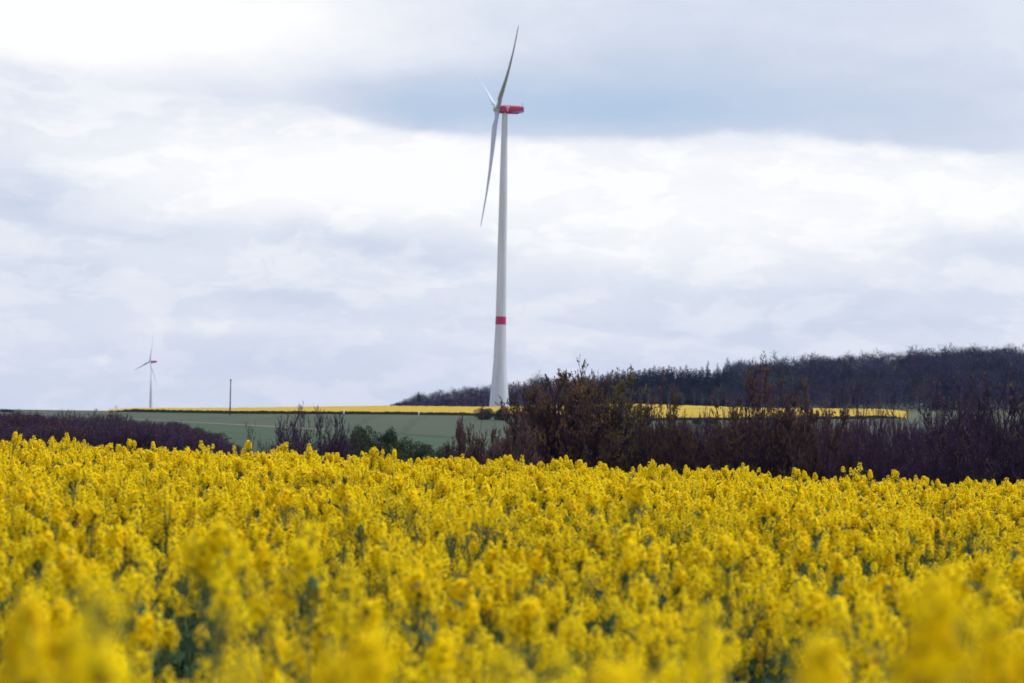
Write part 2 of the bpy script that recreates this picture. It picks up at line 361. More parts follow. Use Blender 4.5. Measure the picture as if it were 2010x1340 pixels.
def turbine(base, hub_z, rad, joints, yaw, tilt, th0, label, red_z, detail, pitch, group):
    root = empty('wind_turbine', base, label, 'wind turbine', group)
    H = hub_z-base[2]                          # hub height
    top = H-1.7
    prof = [(r, z) for z, r in rad]
    tw = MB().lathe(prof, 48).build('tower', m_white, root, True)
    def rad_at(z): return np.interp(z, [p[0] for p in rad], [p[1] for p in rad])
    for j in joints:
        MB().lathe([(rad_at(j-.12)+.02, j-.12), (rad_at(j+.12)+.02, j+.12)], 48).build('joint_ring', m_joint, tw, True)
    MB().lathe([(rad_at(z)+.025, z) for z in red_z], 48, cap=False).build('red_band', m_red, tw, True)
    s = RAD(yaw); a = np.array([-math.cos(s), -math.sin(s), 0.0]); z = np.array([0, 0, 1.0]); sd = np.cross(z, a)   # sd: sideways
    t = RAD(tilt); A = a*math.cos(t)+z*math.sin(t); VV = z*math.cos(t)-a*math.sin(t); UU = np.cross(A, VV)
    hub = np.array([0, 0, H])+a*3.75
    # nacelle: rounded box lofted along the axis from front to rear
    q = MB(); secs = [(2.75, 1.2, -1.35, 1.0), (2.3, 1.75, -1.75, 1.65), (1.0, 1.95, -1.85, 1.9), (-3.0, 1.92, -1.85, 1.95), (-6.5, 1.88, -1.75, 1.95), (-8.2, 1.80, -.9, 1.9), (-8.6, 1.7, .2, 1.85)]
    n = 16; vs = []
    for xx, w, z0, z1 in secs:
        zc, hz = (z0+z1)/2, (z1-z0)/2
        for i in range(n):
            f = 2*math.pi*(i+.5)/n; c_, s_ = math.cos(f), math.sin(f)
            cx = math.copysign(abs(c_)**.45, c_); sz = math.copysign(abs(s_)**.45, s_)
            vs.append(np.array([0, 0, H])+a*xx+sd*w*cx+z*(zc+hz*sz))
    ts = []
    for k in range(len(secs)-1):
        for i in range(n):
            j = (i+1) % n; ts += [(k*n+i, k*n+j, (k+1)*n+j), (k*n+i, (k+1)*n+j, (k+1)*n+i)]
    for i in range(1, n-1): ts.append((0, i, i+1)); o = (len(secs)-1)*n; ts.append((o, o+i+1, o+i))
    q.add(vs, ts); nac = q.build('nacelle', m_red, root)
    ax = np.array([a, sd, z])
    if detail:
        # white three-pronged emblem and lilac swoosh on both flanks, rear frame and masts
        for side in (-1, 1):
            pl = np.array([0, 0, H])+sd*side*1.985
            e = MB()
            def stroke(p0, p1, w, w1=None):
                p0 = pl+a*p0[0]+z*p0[1]; p1 = pl+a*p1[0]+z*p1[1]; e.segs([p0], [p1], w, w1 or w, k=6)
            stroke((-.95, -1.15), (-.95, .25), .15)
            stroke((-.95, .05), (-.45, .55), .13); stroke((-.45, .55), (-.2, 1.05), .14); stroke((-.2, 1.05), (-.62, 1.25), .2)
            stroke((-.95, .05), (-1.45, .55), .14); stroke((-1.45, .55), (-1.75, 1.1), .15); stroke((-1.75, 1.1), (-1.3, 1.3), .14); stroke((-1.3, 1.3), (-.95, .75), .13)
            e.build('emblem', m_emb, nac)
            w = MB(); xs = np.linspace(-2.6, -8.2, 12); up = np.interp(xs, [-8.2, -5, -2.6], [-.15, -.95, -1.57]); dn = np.interp(xs, [-8.2, -7, -5, -2.6], [-.75, -1.45, -1.6, -1.62])
            Wd = np.interp(xs, [-8.2, -6.5, -3], [1.88, 1.95, 1.97])
            tp = np.array([0, 0, H])+np.outer(xs, a)+np.outer(Wd, sd)*side+np.outer(up, z); bt = np.array([0, 0, H])+np.outer(xs, a)+np.outer(Wd, sd)*side+np.outer(dn, z)
            i = np.arange(11); w.add(np.concatenate([tp, bt]), np.concatenate([np.stack([i, 12+i, 13+i], 1), np.stack([i, 13+i, i+1], 1)]))
            w.build('lilac_stripe', m_lilac, nac)
        c = MB(); c.box(np.array([0, 0, H])-a*8.85+z*.5, (.25, 3.6, 2.2), 0, ax)
        c.segs([np.array([0, 0, H])-a*8.9-z*.6+sd*1.7*k for k in (-1, 1)], [np.array([0, 0, H])-a*8.3-z*1.5+sd*1.5*k for k in (-1, 1)], .12, .12, k=5)
        c.build('rear_cooler', m_steel, nac)
        for k in (-1, 1):
            b0 = np.array([0, 0, H])-a*8.6+sd*k*1.3+z*1.8
            MB().segs([b0, b0+z*1.7], [b0+z*1.7, b0+z*1.7+a*.5], .09, .06, k=6).build('mast', m_steel, nac)
        for k in (-1, 1):
            MB().segs([np.array([0, 0, H])+a*2+sd*k*1.6+z*1.98], [np.array([0, 0, H])-a*7+sd*k*1.6+z*1.98], .05, .05, k=5).build('roof_rail', m_steel, nac)
    # hub with rounded spinner
    hb = MB(); prof2 = [(1.35, -1.2), (1.65, -.6), (1.7, .3), (1.5, 1.1), (1.0, 1.7), (.4, 2.0), (.02, 2.05)]
    an = np.arange(20)*2*np.pi/20; vv = []
    for r, h in prof2: vv.append(hub+A*h+np.outer(np.cos(an)*r, VV)+np.outer(np.sin(an)*r, UU))
    ts = []
    for k in range(len(prof2)-1):
        for i in range(20):
            j = (i+1) % 20; ts += [(k*20+i, k*20+j, (k+1)*20+j), (k*20+i, (k+1)*20+j, (k+1)*20+i)]
    hb.add(np.concatenate(vv), ts); hb.build('hub', m_hub, root, True)
    me = blade_mesh(57.4, pitch).mesh('blade', m_blade, True)
    for k in range(3):
        th = RAD(th0+120*k); d = VV*math.cos(th)+UU*math.sin(th); tg = np.cross(d, A)
        o = link('blade', me, root)
        o.matrix_local = Matrix([[A[i], tg[i], d[i], hub[i]] for i in range(3)]+[[0, 0, 0, 1]])
    return root
# main turbine: measured half widths in pixels at photograph rows
D1 = 944.0
bx, by, bz = at_ground(980.5, D1+3.6); bz -= 0.5
hubp = at_row(976, 214, D1); Hm = hubp[2]
def row_z(row): return at_row(985, row, D1)[2]-bz
pr = [(0, 19.8*D1/FPX)]+[(row_z(r), w*D1/FPX/2) for r, w in ((798, 39), (750, 31.5), (705, 25.7), (629, 20.6), (560, 19.0), (460, 17.6), (340, 14.8), (226, 10.8))]
pr = sorted(pr); pr.append((Hm-bz-1.7, 10.6*D1/FPX/2))
tx = hubp[0]+3.75*math.cos(RAD(13)); ty = hubp[1]+3.75*math.sin(RAD(13))
T1 = turbine((tx, ty, bz), Hm, pr, [row_z(r) for r in (700, 560, 470, 385, 300)], 13, 4, 63, 'tall white wind turbine with a red nacelle standing right behind the yellow field', [row_z(637), row_z(621)], True, 52, 'wind turbines with red nacelles')
D2 = 3400.0
h2 = at_row(294, 709.5, D2); b2z = h2[2]-141
T2 = turbine((h2[0]+3.75*math.cos(RAD(35)), h2[1]+3.75*math.sin(RAD(35)), b2z), h2[2], [(z*1.0, r) for z, r in ((0, 4.8), (12, 3.8), (40, 2.7), (80, 2.25), (139.3, 1.4))], [40, 80], 35, 2, 105, 'small faraway wind turbine low on the left horizon', [37, 41], False, 30, 'wind turbines with red nacelles')

# ------------------------------------------------------------------ pole and small posts
m_wood = mat('weathered wood', (.05, .045, .07), (.09, .08, .11), scale=8, rough=.9, stretch=(1, 1, .1))
Dp = 640.0; x, y, z0 = at_ground(451.5, Dp); topz = at_row(453.6, 744, Dp)[2]
pole = empty('wooden_pole', (x, y, z0-.3), 'tall thin dark wooden pole standing alone in the green field', 'pole')
Hp = topz-z0+.3
MB().lathe([(.24, 0), (.2, Hp*.4), (.16, Hp)], 12).build('shaft', m_wood, pole, True)
MB().box((0, 0, Hp-.5), (.55, .14, .14)).box((.2, 0, Hp-.25), (.12, .12, .4)).box((-.2, 0, Hp-.25), (.12, .12, .4)).build('crosspiece', m_wood, pole)
m_pw = mat('white plastic', (.75, .77, .78), rough=.5); m_pg = mat('grey plastic', (.25, .28, .30), rough=.6); m_pb = mat('blue grey paint', (.05, .055, .16), rough=.6)
def post(px, row_top, D, w, m, label, group='small marker posts', capm=None):
    x, y, z = at_ground(px, D); t = at_row(px, row_top, D)[2]; h = max(t-z, .5)
    r = empty('marker_post', (x, y, z), label, 'post', group)
    MB().lathe([(w/2, -.1), (w/2, h*.8), (w*.42, h*.82)], 8).build('post_shaft', m, r)
    MB().lathe([(w*.55, h*.78), (w*.55, h*.97), (w*.2, h)], 8).build('post_cap', capm or m, r)
post(675, 804, 690, .45, m_pw, 'tiny bright white marker post at the front edge of the distant yellow strip')
post(822, 807, 690, .32, m_pw, 'tiny white marker post in front of the yellow strip, nearer to the tall turbine')
post(227.2, 795, 892, .30, m_pg, 'taller grey stake sticking up on the skyline left of the small turbine')
post(230.6, 796.5, 895, .18, m_pg, 'thinner pale stake just right of a grey stake on the skyline')
post(186.5, 800.5, 872, .40, m_pw, 'pale marker post on the skyline left of where the yellow strip begins')
post(190, 801.5, 872, .35, m_pg, 'grey green marker post beside a pale one at the left end of the skyline')
post(1259, 801, 690, 1.0, m_pb, 'stout dark blue post before the yellow field, right of the big shrub')

# ------------------------------------------------------------------ shrubs
def grow(rng, Pp, Dd, L, nseg, wob, up):
    pts = [Pp]; d = norm(Dd); p = Pp; L = np.broadcast_to(L, (len(Pp),))
    ds = []
    for i in range(nseg):
        d = norm(d+rng.normal(0, wob, d.shape)+np.array([0, 0, up])); p = p+d*(L/nseg)[:, None]; pts.append(p); ds.append(d)
    return np.stack(pts, 1), np.stack(ds, 1)
def spawn(rng, pts, ds, m, tmin, ang):
    B, n = ds.shape[:2]; t = rng.uniform(tmin, 1, (B, m))*n; i = np.minimum(t.astype(int), n-1); f = t-i
    b = np.repeat(np.arange(B), m); i = i.ravel(); f = f.ravel()
    p = pts[b, i]*(1-f)[:, None]+pts[b, i+1]*f[:, None]; d = ds[b, i]
    s = norm(np.cross(d, rng.normal(0, 1, d.shape))); a = rng.uniform(.5, 1.2, len(p))*ang
    return p, d*np.cos(a)[:, None]+s*np.sin(a)[:, None], b, (t.ravel()/n)
def draw(mb, pts, r0, r1, mi=0, k=3):
    B, n = pts.shape[0], pts.shape[1]-1; r0 = np.broadcast_to(r0, (B,)); r1 = np.broadcast_to(r1, (B,))
    for i in range(n):
        a = r0+(r1-r0)*i/n; b = r0+(r1-r0)*(i+1)/n; mb.segs(pts[:, i], pts[:, i+1], a, b, mi, k)
m_bark = mat('dark bark', (.024, .015, .040), (.048, .032, .060), scale=6, rough=.9)
m_twigp = mat('purple brown twigs', (.026, .011, .055), (.055, .028, .080), scale=1.2, rough=.85, coord='Object')
m_twigr = mat('red brown twigs', (.055, .028, .045), (.09, .05, .062), scale=1.2, rough=.85)
m_rust = mat('bronze young leaves', (.070, .046, .036), (.16, .095, .045), scale=1.0, rough=.7, trans=.25)
m_olive = mat('olive young leaves', (.075, .066, .030), (.17, .14, .045), scale=1.0, rough=.7, trans=.3)
m_pinkb = mat('pink brown buds', (.085, .05, .058), (.15, .09, .085), scale=1.0, rough=.7, trans=.2)
def shrub_meshes(seed, H, W, stems=14, m1=9, m2=8, m3=4, leaf=(.05, .11), leafmat=None, leafn=1.0, twig=None, flat=.35, low=.0, single=False, dome=.4):
    rng = np.random.default_rng(seed); mb = MB(); lf = MB()
    ph = rng.uniform(0, 2*np.pi, stems); rho = rng.uniform(0.03, 1, stems)**.42
    tgt = np.stack([W*rho*np.cos(ph), W*rho*np.sin(ph), H*(1-dome+dome*np.sqrt(np.clip(1-rho**2, 0, 1))*1.0)*rng.uniform(.9, 1.0, stems)], 1)
    b0 = np.stack([np.cos(ph), np.sin(ph), np.zeros(stems)], 1)*(0.04 if single else .18)*W*rng.uniform(.3, 1, stems)[:, None]
    if single: b0[:, 2] = rng.uniform(.0, .22, stems)*H
    L = np.linalg.norm(tgt-b0, axis=1)*.97
    d0 = norm(tgt-b0)+np.stack([np.cos(ph), np.sin(ph), -.3*np.ones(stems)], 1)*.35*rho[:, None]
    p, d = grow(rng, b0, d0, L, 8, .07, .06)
    draw(mb, p, .028+.035*rng.random(stems)*H/5, .010, 0, 5)
    if single: mb.segs([[0, 0, -.2]], [[0, 0, .3*H]], .14, .09, 0, 8)
    a, dd, bi, t = spawn(rng, p, d, m1, .12+low, RAD(38)); L1 = L[bi]*.30*(1.25-.8*t)*rng.uniform(.6, 1.2, len(bi))
    p1, d1 = grow(rng, a, dd, L1, 5, .10, .08); draw(mb, p1, .014, .007, 0)
    a, dd, bi, t = spawn(rng, p1, d1, m2, .1, RAD(40)); L2 = L1[bi]*.5*rng.uniform(.5, 1.2, len(bi))
    p2, d2 = grow(rng, a, dd, L2, 3, .10, .12); draw(mb, p2, .010, .007, 1)
    a, dd, bi, t = spawn(rng, p2, d2, m3, .1, RAD(38)); L3 = np.maximum(L2[bi]*.55, .12)*rng.uniform(.5, 1.2, len(bi))
    p3, d3 = grow(rng, a, dd, L3, 2, .08, .3); draw(mb, p3, .0085, .005, 1)
    if leafmat:
        # young leaves in upright tufts towards the shoot ends
        E = np.concatenate([p3[:, -1], p3[:, 1], p2[:, -1]]); Dn = np.concatenate([d3[:, -1], d3[:, 0], d2[:, -1]])
        k = rng.random(len(E)) < leafn; E, Dn = E[k], Dn[k]
        for rep in range(2):
            dd = norm(Dn+rng.normal(0, .45, Dn.shape)+[0, 0, .35])
            lf.leaves(E+rng.normal(0, .02, E.shape), dd, rng.normal(0, 1, dd.shape), rng.uniform(.6, 1.3, len(E))*leaf[1], rng.uniform(.6, 1.3, len(E))*leaf[0])
    H = float(np.percentile(p3[:, -1, 2], 98.5)); W = float(np.percentile(np.abs(p3[:, -1, 0]), 97))
    b = mb.mesh('branches', [m_bark, twig or m_twigp]); l = lf.mesh('foliage', [leafmat]) if leafmat else None
    return b, l, (H, W)
def put_shrub(proto, px, top, D, label, group=None, wpx=None, name='shrub', cat='shrub', rz=0.0):
    b, l, (H, W) = proto; x, y, z = at_ground(px, D); h = at_row(px, top, D)[2]-z
    sh = h/H; sw = (wpx/2*D/FPX)/W if wpx else sh
    r = empty(name, (x, y, z-.05), label, cat, group, rz, (sw, sw, sh))
    link('branches', b, r)
    if l: link('foliage', l, r)
    return r
big = shrub_meshes(11, 6.2, 2.6, 60, 9, 8, 4, (.06, .13), m_rust, .42, m_twigp, single=True, dome=.55, low=.12)
big2 = shrub_meshes(12, 6.0, 2.4, 56, 9, 8, 4, (.06, .13), m_olive, .4, m_twigp, dome=.5)
tall3 = shrub_meshes(13, 5.5, 2.0, 40, 9, 8, 3, (.055, .12), m_rust, .4, m_twigp, dome=.5)
bare1 = shrub_meshes(14, 5.0, 2.4, 40, 10, 7, 4, (.04, .08), m_pinkb, .12, m_twigp, dome=.3)
bare2 = shrub_meshes(15, 5.0, 2.2, 36, 10, 7, 4, (.04, .08), m_rust, .25, m_twigp, dome=.4)
bare3 = shrub_meshes(16, 5.0, 2.5, 44, 10, 7, 3, (.04, .07), m_olive, .10, m_twigp, dome=.25)
red1 = shrub_meshes(17, 3.0, 1.6, 34, 9, 7, 3, (.045, .10), m_pinkb, .7, m_twigr, dome=.45)
sap = shrub_meshes(18, 5.5, 1.2, 7, 9, 5, 3, (.04, .08), m_rust, .12, m_twigp, dome=.3, low=.25)
airy = shrub_meshes(21, 5.0, 2.6, 70, 7, 6, 3, (.04, .08), m_pinkb, .12, m_twigp, dome=.5)
G1 = 'shrubs of the hedgerow beyond the rapeseed'
put_shrub(big, 1100, 752, 82, 'largest shrub, rusty brown young leaves, dark trunk, right of the turbine foot', G1, 200, 'budding_shrub')
put_shrub(big2, 1188, 752, 84, 'tall rounded shrub with olive leaf tufts against the dark spruces', G1, 190, 'budding_shrub', rz=1.0)
put_shrub(red1, 1012, 846, 78, 'low spreading shrub at the left foot of the largest rusty shrub', G1, 95, 'budding_shrub')
put_shrub(red1, 935, 842, 80, 'pinkish brown low shrub standing left of the largest shrub', G1, 105, 'budding_shrub', rz=2.0)
put_shrub(tall3, 1308, 786, 82, 'slender shrub with upright shoots against the far yellow field', G1, 110, 'budding_shrub')
put_shrub(tall3, 1478, 748, 80, 'tall reddish shrub with pointed top, halfway between largest shrub and right edge', G1, 190, 'budding_shrub', rz=1.7)
put_shrub(red1, 1595, 800, 80, 'shrub with knobby bronze shoots over the right end of the yellow field', G1, 130, 'budding_shrub', rz=.7)
put_shrub(sap, 1652, 748, 78, 'thin bare sapling with leaning stems, left one of the three bare saplings', 'bare saplings', 90, 'bare_sapling', 'sapling')
put_shrub(sap, 1708, 742, 77, 'thin bare sapling, middle one of the three bare saplings', 'bare saplings', 110, 'bare_sapling', 'sapling', 1.3)
put_shrub(sap, 1765, 752, 79, 'thin bare sapling, right one of the three bare saplings', 'bare saplings', 110, 'bare_sapling', 'sapling', 2.9)
put_shrub(bare3, 1965, 755, 74, 'big dark bare shrub filling the right edge of the hedgerow', G1, 280, 'bare_shrub')
put_shrub(bare1, 1865, 800, 76, 'wide purple bare shrub left of the big dark one at the right edge', G1, 200, 'bare_shrub', rz=1)
put_shrub(airy, 615, 812, 96, 'tall bare purple shrub alone before the green field', G1, 165, 'bare_shrub', rz=2)
put_shrub(sap, 512, 832, 98, 'thin upright bare shrub at the left of the tall bare purple one', G1, 70, 'bare_shrub', rz=2)
put_shrub(airy, 665, 856, 96, 'low bare shrub tucked right of the tall bare purple one', G1, 90, 'bare_shrub', rz=.3)
put_shrub(airy, 560, 852, 97, 'low bare shrub tucked left of the tall bare purple one', G1, 90, 'bare_shrub', rz=3.3)
rnd = random.Random(4)
protos = [bare1, bare2, bare3, airy]
GH = 'dark bare shrubs packed low in the hedgerow on the right'
for i, px in enumerate(range(1120, 2080, 42)):
    for row in range(2):
        D = 88+8*row+rnd.uniform(-3, 3)
        top = np.interp(px, [1000, 1060, 1240, 1400, 1560, 1700, 2050], [868, 842, 840, 836, 836, 838, 830])+rnd.uniform(-18, 16)-row*3
        put_shrub(protos[rnd.choice((0, 1, 2, 3, 3, 3))], px+rnd.uniform(-14, 14)+row*22, top, D, 'dark purple bare shrub packed low in the hedgerow right of the turbine', GH, rnd.uniform(62, 135), 'bare_shrub', rz=rnd.uniform(0, 6))
# the purple thicket on the left: shrubs on the valley floor
GL = 'purple bare shrubs of the thicket at the left'
for i in range(84):
    px = -40+i*5.7+rnd.uniform(-8, 8); D = rnd.choice([150, 175, 200, 225])+rnd.uniform(-8, 8)
    skyl = np.interp(px, [-40, 60, 200, 260, 330, 400, 450], [808, 808, 812, 820, 832, 852, 878])
    f = {150: .0, 175: .25, 200: .6, 225: 1.0}[min((150, 175, 200, 225), key=lambda q: abs(q-D))]
    top = 836*(1-f)+(skyl-5)*f if px < 350 else skyl-4+(1-f)*12
    put_shrub(protos[rnd.choice((0, 1, 2, 3, 3))], px, max(top, skyl)+rnd.uniform(-3, 10), D, 'purple brown bare shrub in the dense thicket at the left', GL, rnd.uniform(75, 120), 'bare_shrub', rz=rnd.uniform(0, 6))

# leafy green bushes
m_leafd = mat('dark green leaves', (.018, .032, .022), (.042, .062, .034), scale=.8, rough=.8, trans=.15)
m_leafm = mat('mossy green leaves', (.024, .036, .020), (.046, .060, .030), scale=.8, rough=.8, trans=.2)
def bush_meshes(seed, lm, n=5200, lumps=9):
    rng = np.random.default_rng(seed)
    c = rng.normal(0, 1, (lumps, 3)); c = norm(c)*rng.uniform(.2, .62, (lumps, 1)); c[:, 2] = np.abs(c[:, 2])*.8+.25; r = rng.uniform(.28, .46, lumps)
    k = rng.integers(0, lumps, n); d = norm(rng.normal(0, 1, (n, 3))); p = c[k]+d*(r[k]*rng.uniform(.65, 1.05, n))[:, None]
    p = p[p[:, 2] > 0]; d = norm(rng.normal(0, 1, p.shape)+[0, 0, .3])
    lf = MB().leaves(p, d, rng.normal(0, 1, p.shape), rng.uniform(.05, .11, len(p)), rng.uniform(.03, .06, len(p)))
    st = MB(); st.segs(np.zeros((lumps, 3))+rng.normal(0, .04, (lumps, 3))*[1, 1, 0], c, .03, .012, 0, 5)
    H = p[:, 2].max(); return st.mesh('branches', [m_bark]), lf.mesh('foliage', [lm]), (H, .95)
bd = [bush_meshes(s, m_leafd) for s in (31, 32)]; bm_ = [bush_meshes(s, m_leafm) for s in (33, 34)]
GB = 'leafy green bushes before the green field'
for k, px, top, wp, D, pr_, lab in [
    (0, 712, 833, 70, 230, bd, 'dark evergreen bush, left one of the pair standing higher than the mossy mounds'),
    (1, 760, 838, 60, 232, bd, 'dark evergreen bush, right one of the pair standing higher than the mossy mounds'),
    (0, 672, 855, 70, 205, bm_, 'mossy green bush touching the tall bare purple shrub'),
    (1, 722, 850, 100, 200, bm_, 'mossy green rounded bush below the pair of dark evergreens'),
    (0, 790, 856, 90, 198, bm_, 'mossy green rounded bush right of the mound below the evergreens'),
    (1, 835, 866, 80, 200, bd, 'low dark green bush between the mossy mound and the pinkish shrub'),
    (0, 880, 873, 80, 190, bd, 'low dark green bush nearest to the pinkish shrub on its left'),
    (1, 700, 878, 110, 160, bd, 'low dark bush just above the flowers under the evergreens'),
    (0, 775, 880, 100, 160, bm_, 'low green bush just above the flowers left of centre'),
    (1, 850, 884, 90, 158, bd, 'low dark bush just above the flowers left of the pinkish shrub'),
    (0, 345, 826, 70, 330, bd, 'dark green bush on top of the thicket slope, upper left one'),
    (1, 385, 838, 70, 310, bd, 'dark green bush in the middle of the row down the thicket slope'),
    (0, 425, 848, 70, 290, bd, 'dark green bush at the lower right end of the thicket'),
    (1, 455, 868, 60, 240, bd, 'small dark bush at the foot of the thicket beside the open green'),
    (0, 952, 800, 56, 640, bd, 'dark round bush on the far field just left of the turbine foot'),
    (1, 985, 798, 50, 640, bd, 'dark round bush on the far field overlapping the turbine foot'),
    (0, 1372, 818, 34, 640, bd, 'small dark bush on the far verge below the yellow field'),
    (1, 1398, 820, 30, 640, bd, 'smaller dark bush beside another on the far verge'),
    (1, 15, 802, 50, 560, bd, 'low dark bush on the skyline at the left edge')]:
    put_shrub(pr_[k], px, top, D, lab, GB, wp, 'green_bush', 'bush', rnd.uniform(0, 6))

# ------------------------------------------------------------------ the wood on the hill
m_trunk = mat('grey trunks', (.10, .10, .13), (.20, .19, .22), scale=1.5, rough=.9)
m_crownb = mat('bare crowns', (.017, .013, .048), (.036, .025, .072), scale=.12, rough=.9, objvar=.75)
m_crowng = mat('greening crowns', (.016, .022, .030), (.032, .036, .042), scale=.12, rough=.9, objvar=.7)
m_crownr = mat('reddish crowns', (.034, .020, .046), (.062, .036, .060), scale=.12, rough=.9, objvar=.7)
m_spruce = mat('spruce needles', (.004, .009, .030), (.009, .016, .042), scale=.3, rough=.9, objvar=.7)
def bare_tree(seed, H, cm):
    rng = np.random.default_rng(seed); tr = MB(); cw = MB()
    n = 7; p, d = grow(rng, np.zeros((1, 3)), np.array([[0, 0, 1.0]]), H*.75, 6, .04, .1); draw(tr, p, H*.013, H*.006, 0, 7)
    a, dd, bi, t = spawn(rng, p, d, 22, .3, RAD(62)); L = H*.36*(1.25-.45*t)*rng.uniform(.7, 1.1, len(t))
    p1, d1 = grow(rng, a, dd, L, 4, .1, .16); draw(tr, p1[:, :4], H*.005, H*.002, 0, 4)
    a, dd, bi, t = spawn(rng, p1, d1, 7, .3, RAD(45)); p2, d2 = grow(rng, a, dd, L[bi]*.4, 2, .12, .14); draw(cw, p2, .06, .03, 0)
    # rounded head of fine twigs: lumps of slivers around a few centres inside an egg-shaped crown
    lum = 16; c = norm(rng.normal(0, 1, (lum, 3)))*rng.uniform(.25, .74, (lum, 1)); N_ = 1900; k_ = rng.integers(0, lum, N_)
    o = norm(rng.normal(0, 1, (N_, 3))); q = c[k_]+o*(rng.uniform(.12, .36, N_)**.8)[:, None]
    C_ = q*np.array([.36*H, .36*H, .36*H])+np.array([0, 0, .62*H]); dv = norm(q+o*.5)+[0, 0, .45]+rng.normal(0, .3, (N_, 3))
    cw.leaves(C_, dv, rng.normal(0, 1, dv.shape), rng.uniform(.7, 1.9, N_)*H/18, rng.uniform(.05, .14, N_))
    z = float(np.percentile(C_[:, 2], 99))+.5
    return tr.mesh('trunk', [m_trunk]), cw.mesh('crown', [cm]), (z, H*.35)
def spruce(seed, H, W):
    rng = np.random.default_rng(seed); tr = MB().segs([[0, 0, 0]], [[0, 0, H*.98]], H*.012, .03, 0, 6); cw = MB()
    z = H*.10
    while z < H*.99:
        f = (H-z)/(H*.9); R = W*f**.7*rng.uniform(.75, 1.1)+.12; m = max(5, int(9*f+5)); an = rng.uniform(0, 6.28, m)
        dr = np.stack([np.cos(an), np.sin(an), rng.uniform(-.45, -.1, m)+(1-f)*.6], 1)
        for s_ in np.linspace(0, .85, 4):
            b = np.array([0, 0, z])+dr*R*s_; dd = dr+rng.normal(0, .35, dr.shape)
            cw.leaves(b, dd, rng.normal(0, .35, dr.shape)+[0, 0, 1], R*rng.uniform(.25, .5, m)+.12, R*rng.uniform(.16, .3, m)+.06)
            cw.leaves(b, dd+[0, 0, -.6], rng.normal(0, 1, dr.shape), R*rng.uniform(.2, .4, m)+.1, R*rng.uniform(.1, .22, m)+.05)
        z += H*.022*rng.uniform(.8, 1.2)
    return tr.mesh('trunk', [m_bark]), cw.mesh('crown', [m_spruce]), (H, W)
bts = [bare_tree(50+i, 18, m_crownb) for i in range(4)]; btg = [bare_tree(60+i, 18, m_crowng) for i in range(2)]; btr = [bare_tree(65+i, 16, m_crownr) for i in range(2)]
sps = [spruce(70+i, 20, 3.0) for i in range(4)]
def put_tree(proto, px, top, D, label, group, wpx=None, name='bare_tree', cat='tree', minh=5.0):
    t_, c_, (H, W) = proto; x, y, z = at_ground(px, D); h = max(at_row(px, top, D)[2]-z, minh); sh = h/H
    sw = (wpx/2*D/FPX)/W if wpx else sh*rnd.uniform(1.0, 1.35)
    r = empty(name, (x, y, z-.2), label, cat, group, rnd.uniform(0, 6.28), (sw, sw, sh)); link('trunk', t_, r); link('crown', c_, r); return r
SKX = [765, 785, 800, 850, 900, 950, 1000, 1040, 1060, 1100, 1140, 1200, 1250, 1300, 1350, 1385, 1430, 1450, 1500, 1560, 1600, 1700, 1750, 1850, 1900, 1950, 2010, 2100]
SKY = [796, 786, 780, 769, 761, 757, 755, 746, 741, 745, 737, 729, 722, 716, 717, 722, 722, 715, 711, 704, 703, 702, 696, 688, 689, 690, 684, 680]
skyrow = lambda px: float(np.interp(px, SKX, SKY))
GT = 'bare trees of the wood on the hill'; GS = 'dark spruces of the wood on the hill'
# left tail of the wood, behind the turbine
for D, f in ((1010, .5), (1060, .78), (1120, 1.0)):
    px = 768.0
    while px < 1150:
        k = rnd.random(); pr_ = btr[rnd.randrange(2)] if k < .3 else (btg[rnd.randrange(2)] if k < .5 else bts[rnd.randrange(4)])
        top = 800+(skyrow(px)-800)*f+rnd.uniform(-2, 4)
        put_tree(pr_, px, top, D, 'bare purple brown tree of the wood behind the turbine', 'bare trees behind the turbine', None, minh=2.5)
        px += rnd.uniform(8, 14)+(px-760)*.02
put_tree(sps[0], 821, 766, 1090, 'small lone pointed spruce rising from the thin left end of the wood', 'spruces standing out of the wood', 12, 'spruce_tree')
put_tree(btg[0], 1056, 737, 1130, 'square topped dark tree rising above the wood right of the turbine', None, 34)
# spruce block
for D, f in ((985, .55), (1015, .72), (1050, .86), (1090, .95), (1130, 1.0)):
    px = 1138.0+rnd.uniform(0, 8)
    while px < 1440:
        top = 792+(skyrow(px)-792)*f+rnd.uniform(-3, 3)
        put_tree(sps[rnd.randrange(4)], px, top, D, 'dark pointed spruce in the dense spruce block of the wood', GS, rnd.uniform(24, 36), 'spruce_tree')
        px += rnd.uniform(8, 13)
for px in range(1240, 1440, 17):
    put_tree((btr if px % 2 else btg)[px % 2], px+rnd.uniform(-6, 6), rnd.uniform(757, 775), 930+rnd.uniform(-8, 15), 'low pale brown tree along the foot of the spruces behind the yellow field', 'low trees at the foot of the spruces', None, minh=3)
for px, top, wp, lab in ((1388, 706, 20, 'slim spruce with ragged tip, left one of three rising above the wood'), (1407, 710, 18, 'shortest spruce, middle one of three rising above the wood'), (1427, 700, 34, 'broad spruce, right one of three rising above the wood')):
    put_tree(sps[px % 4], px, top, 1000, lab, 'spruces standing out of the wood', wp, 'spruce_tree')
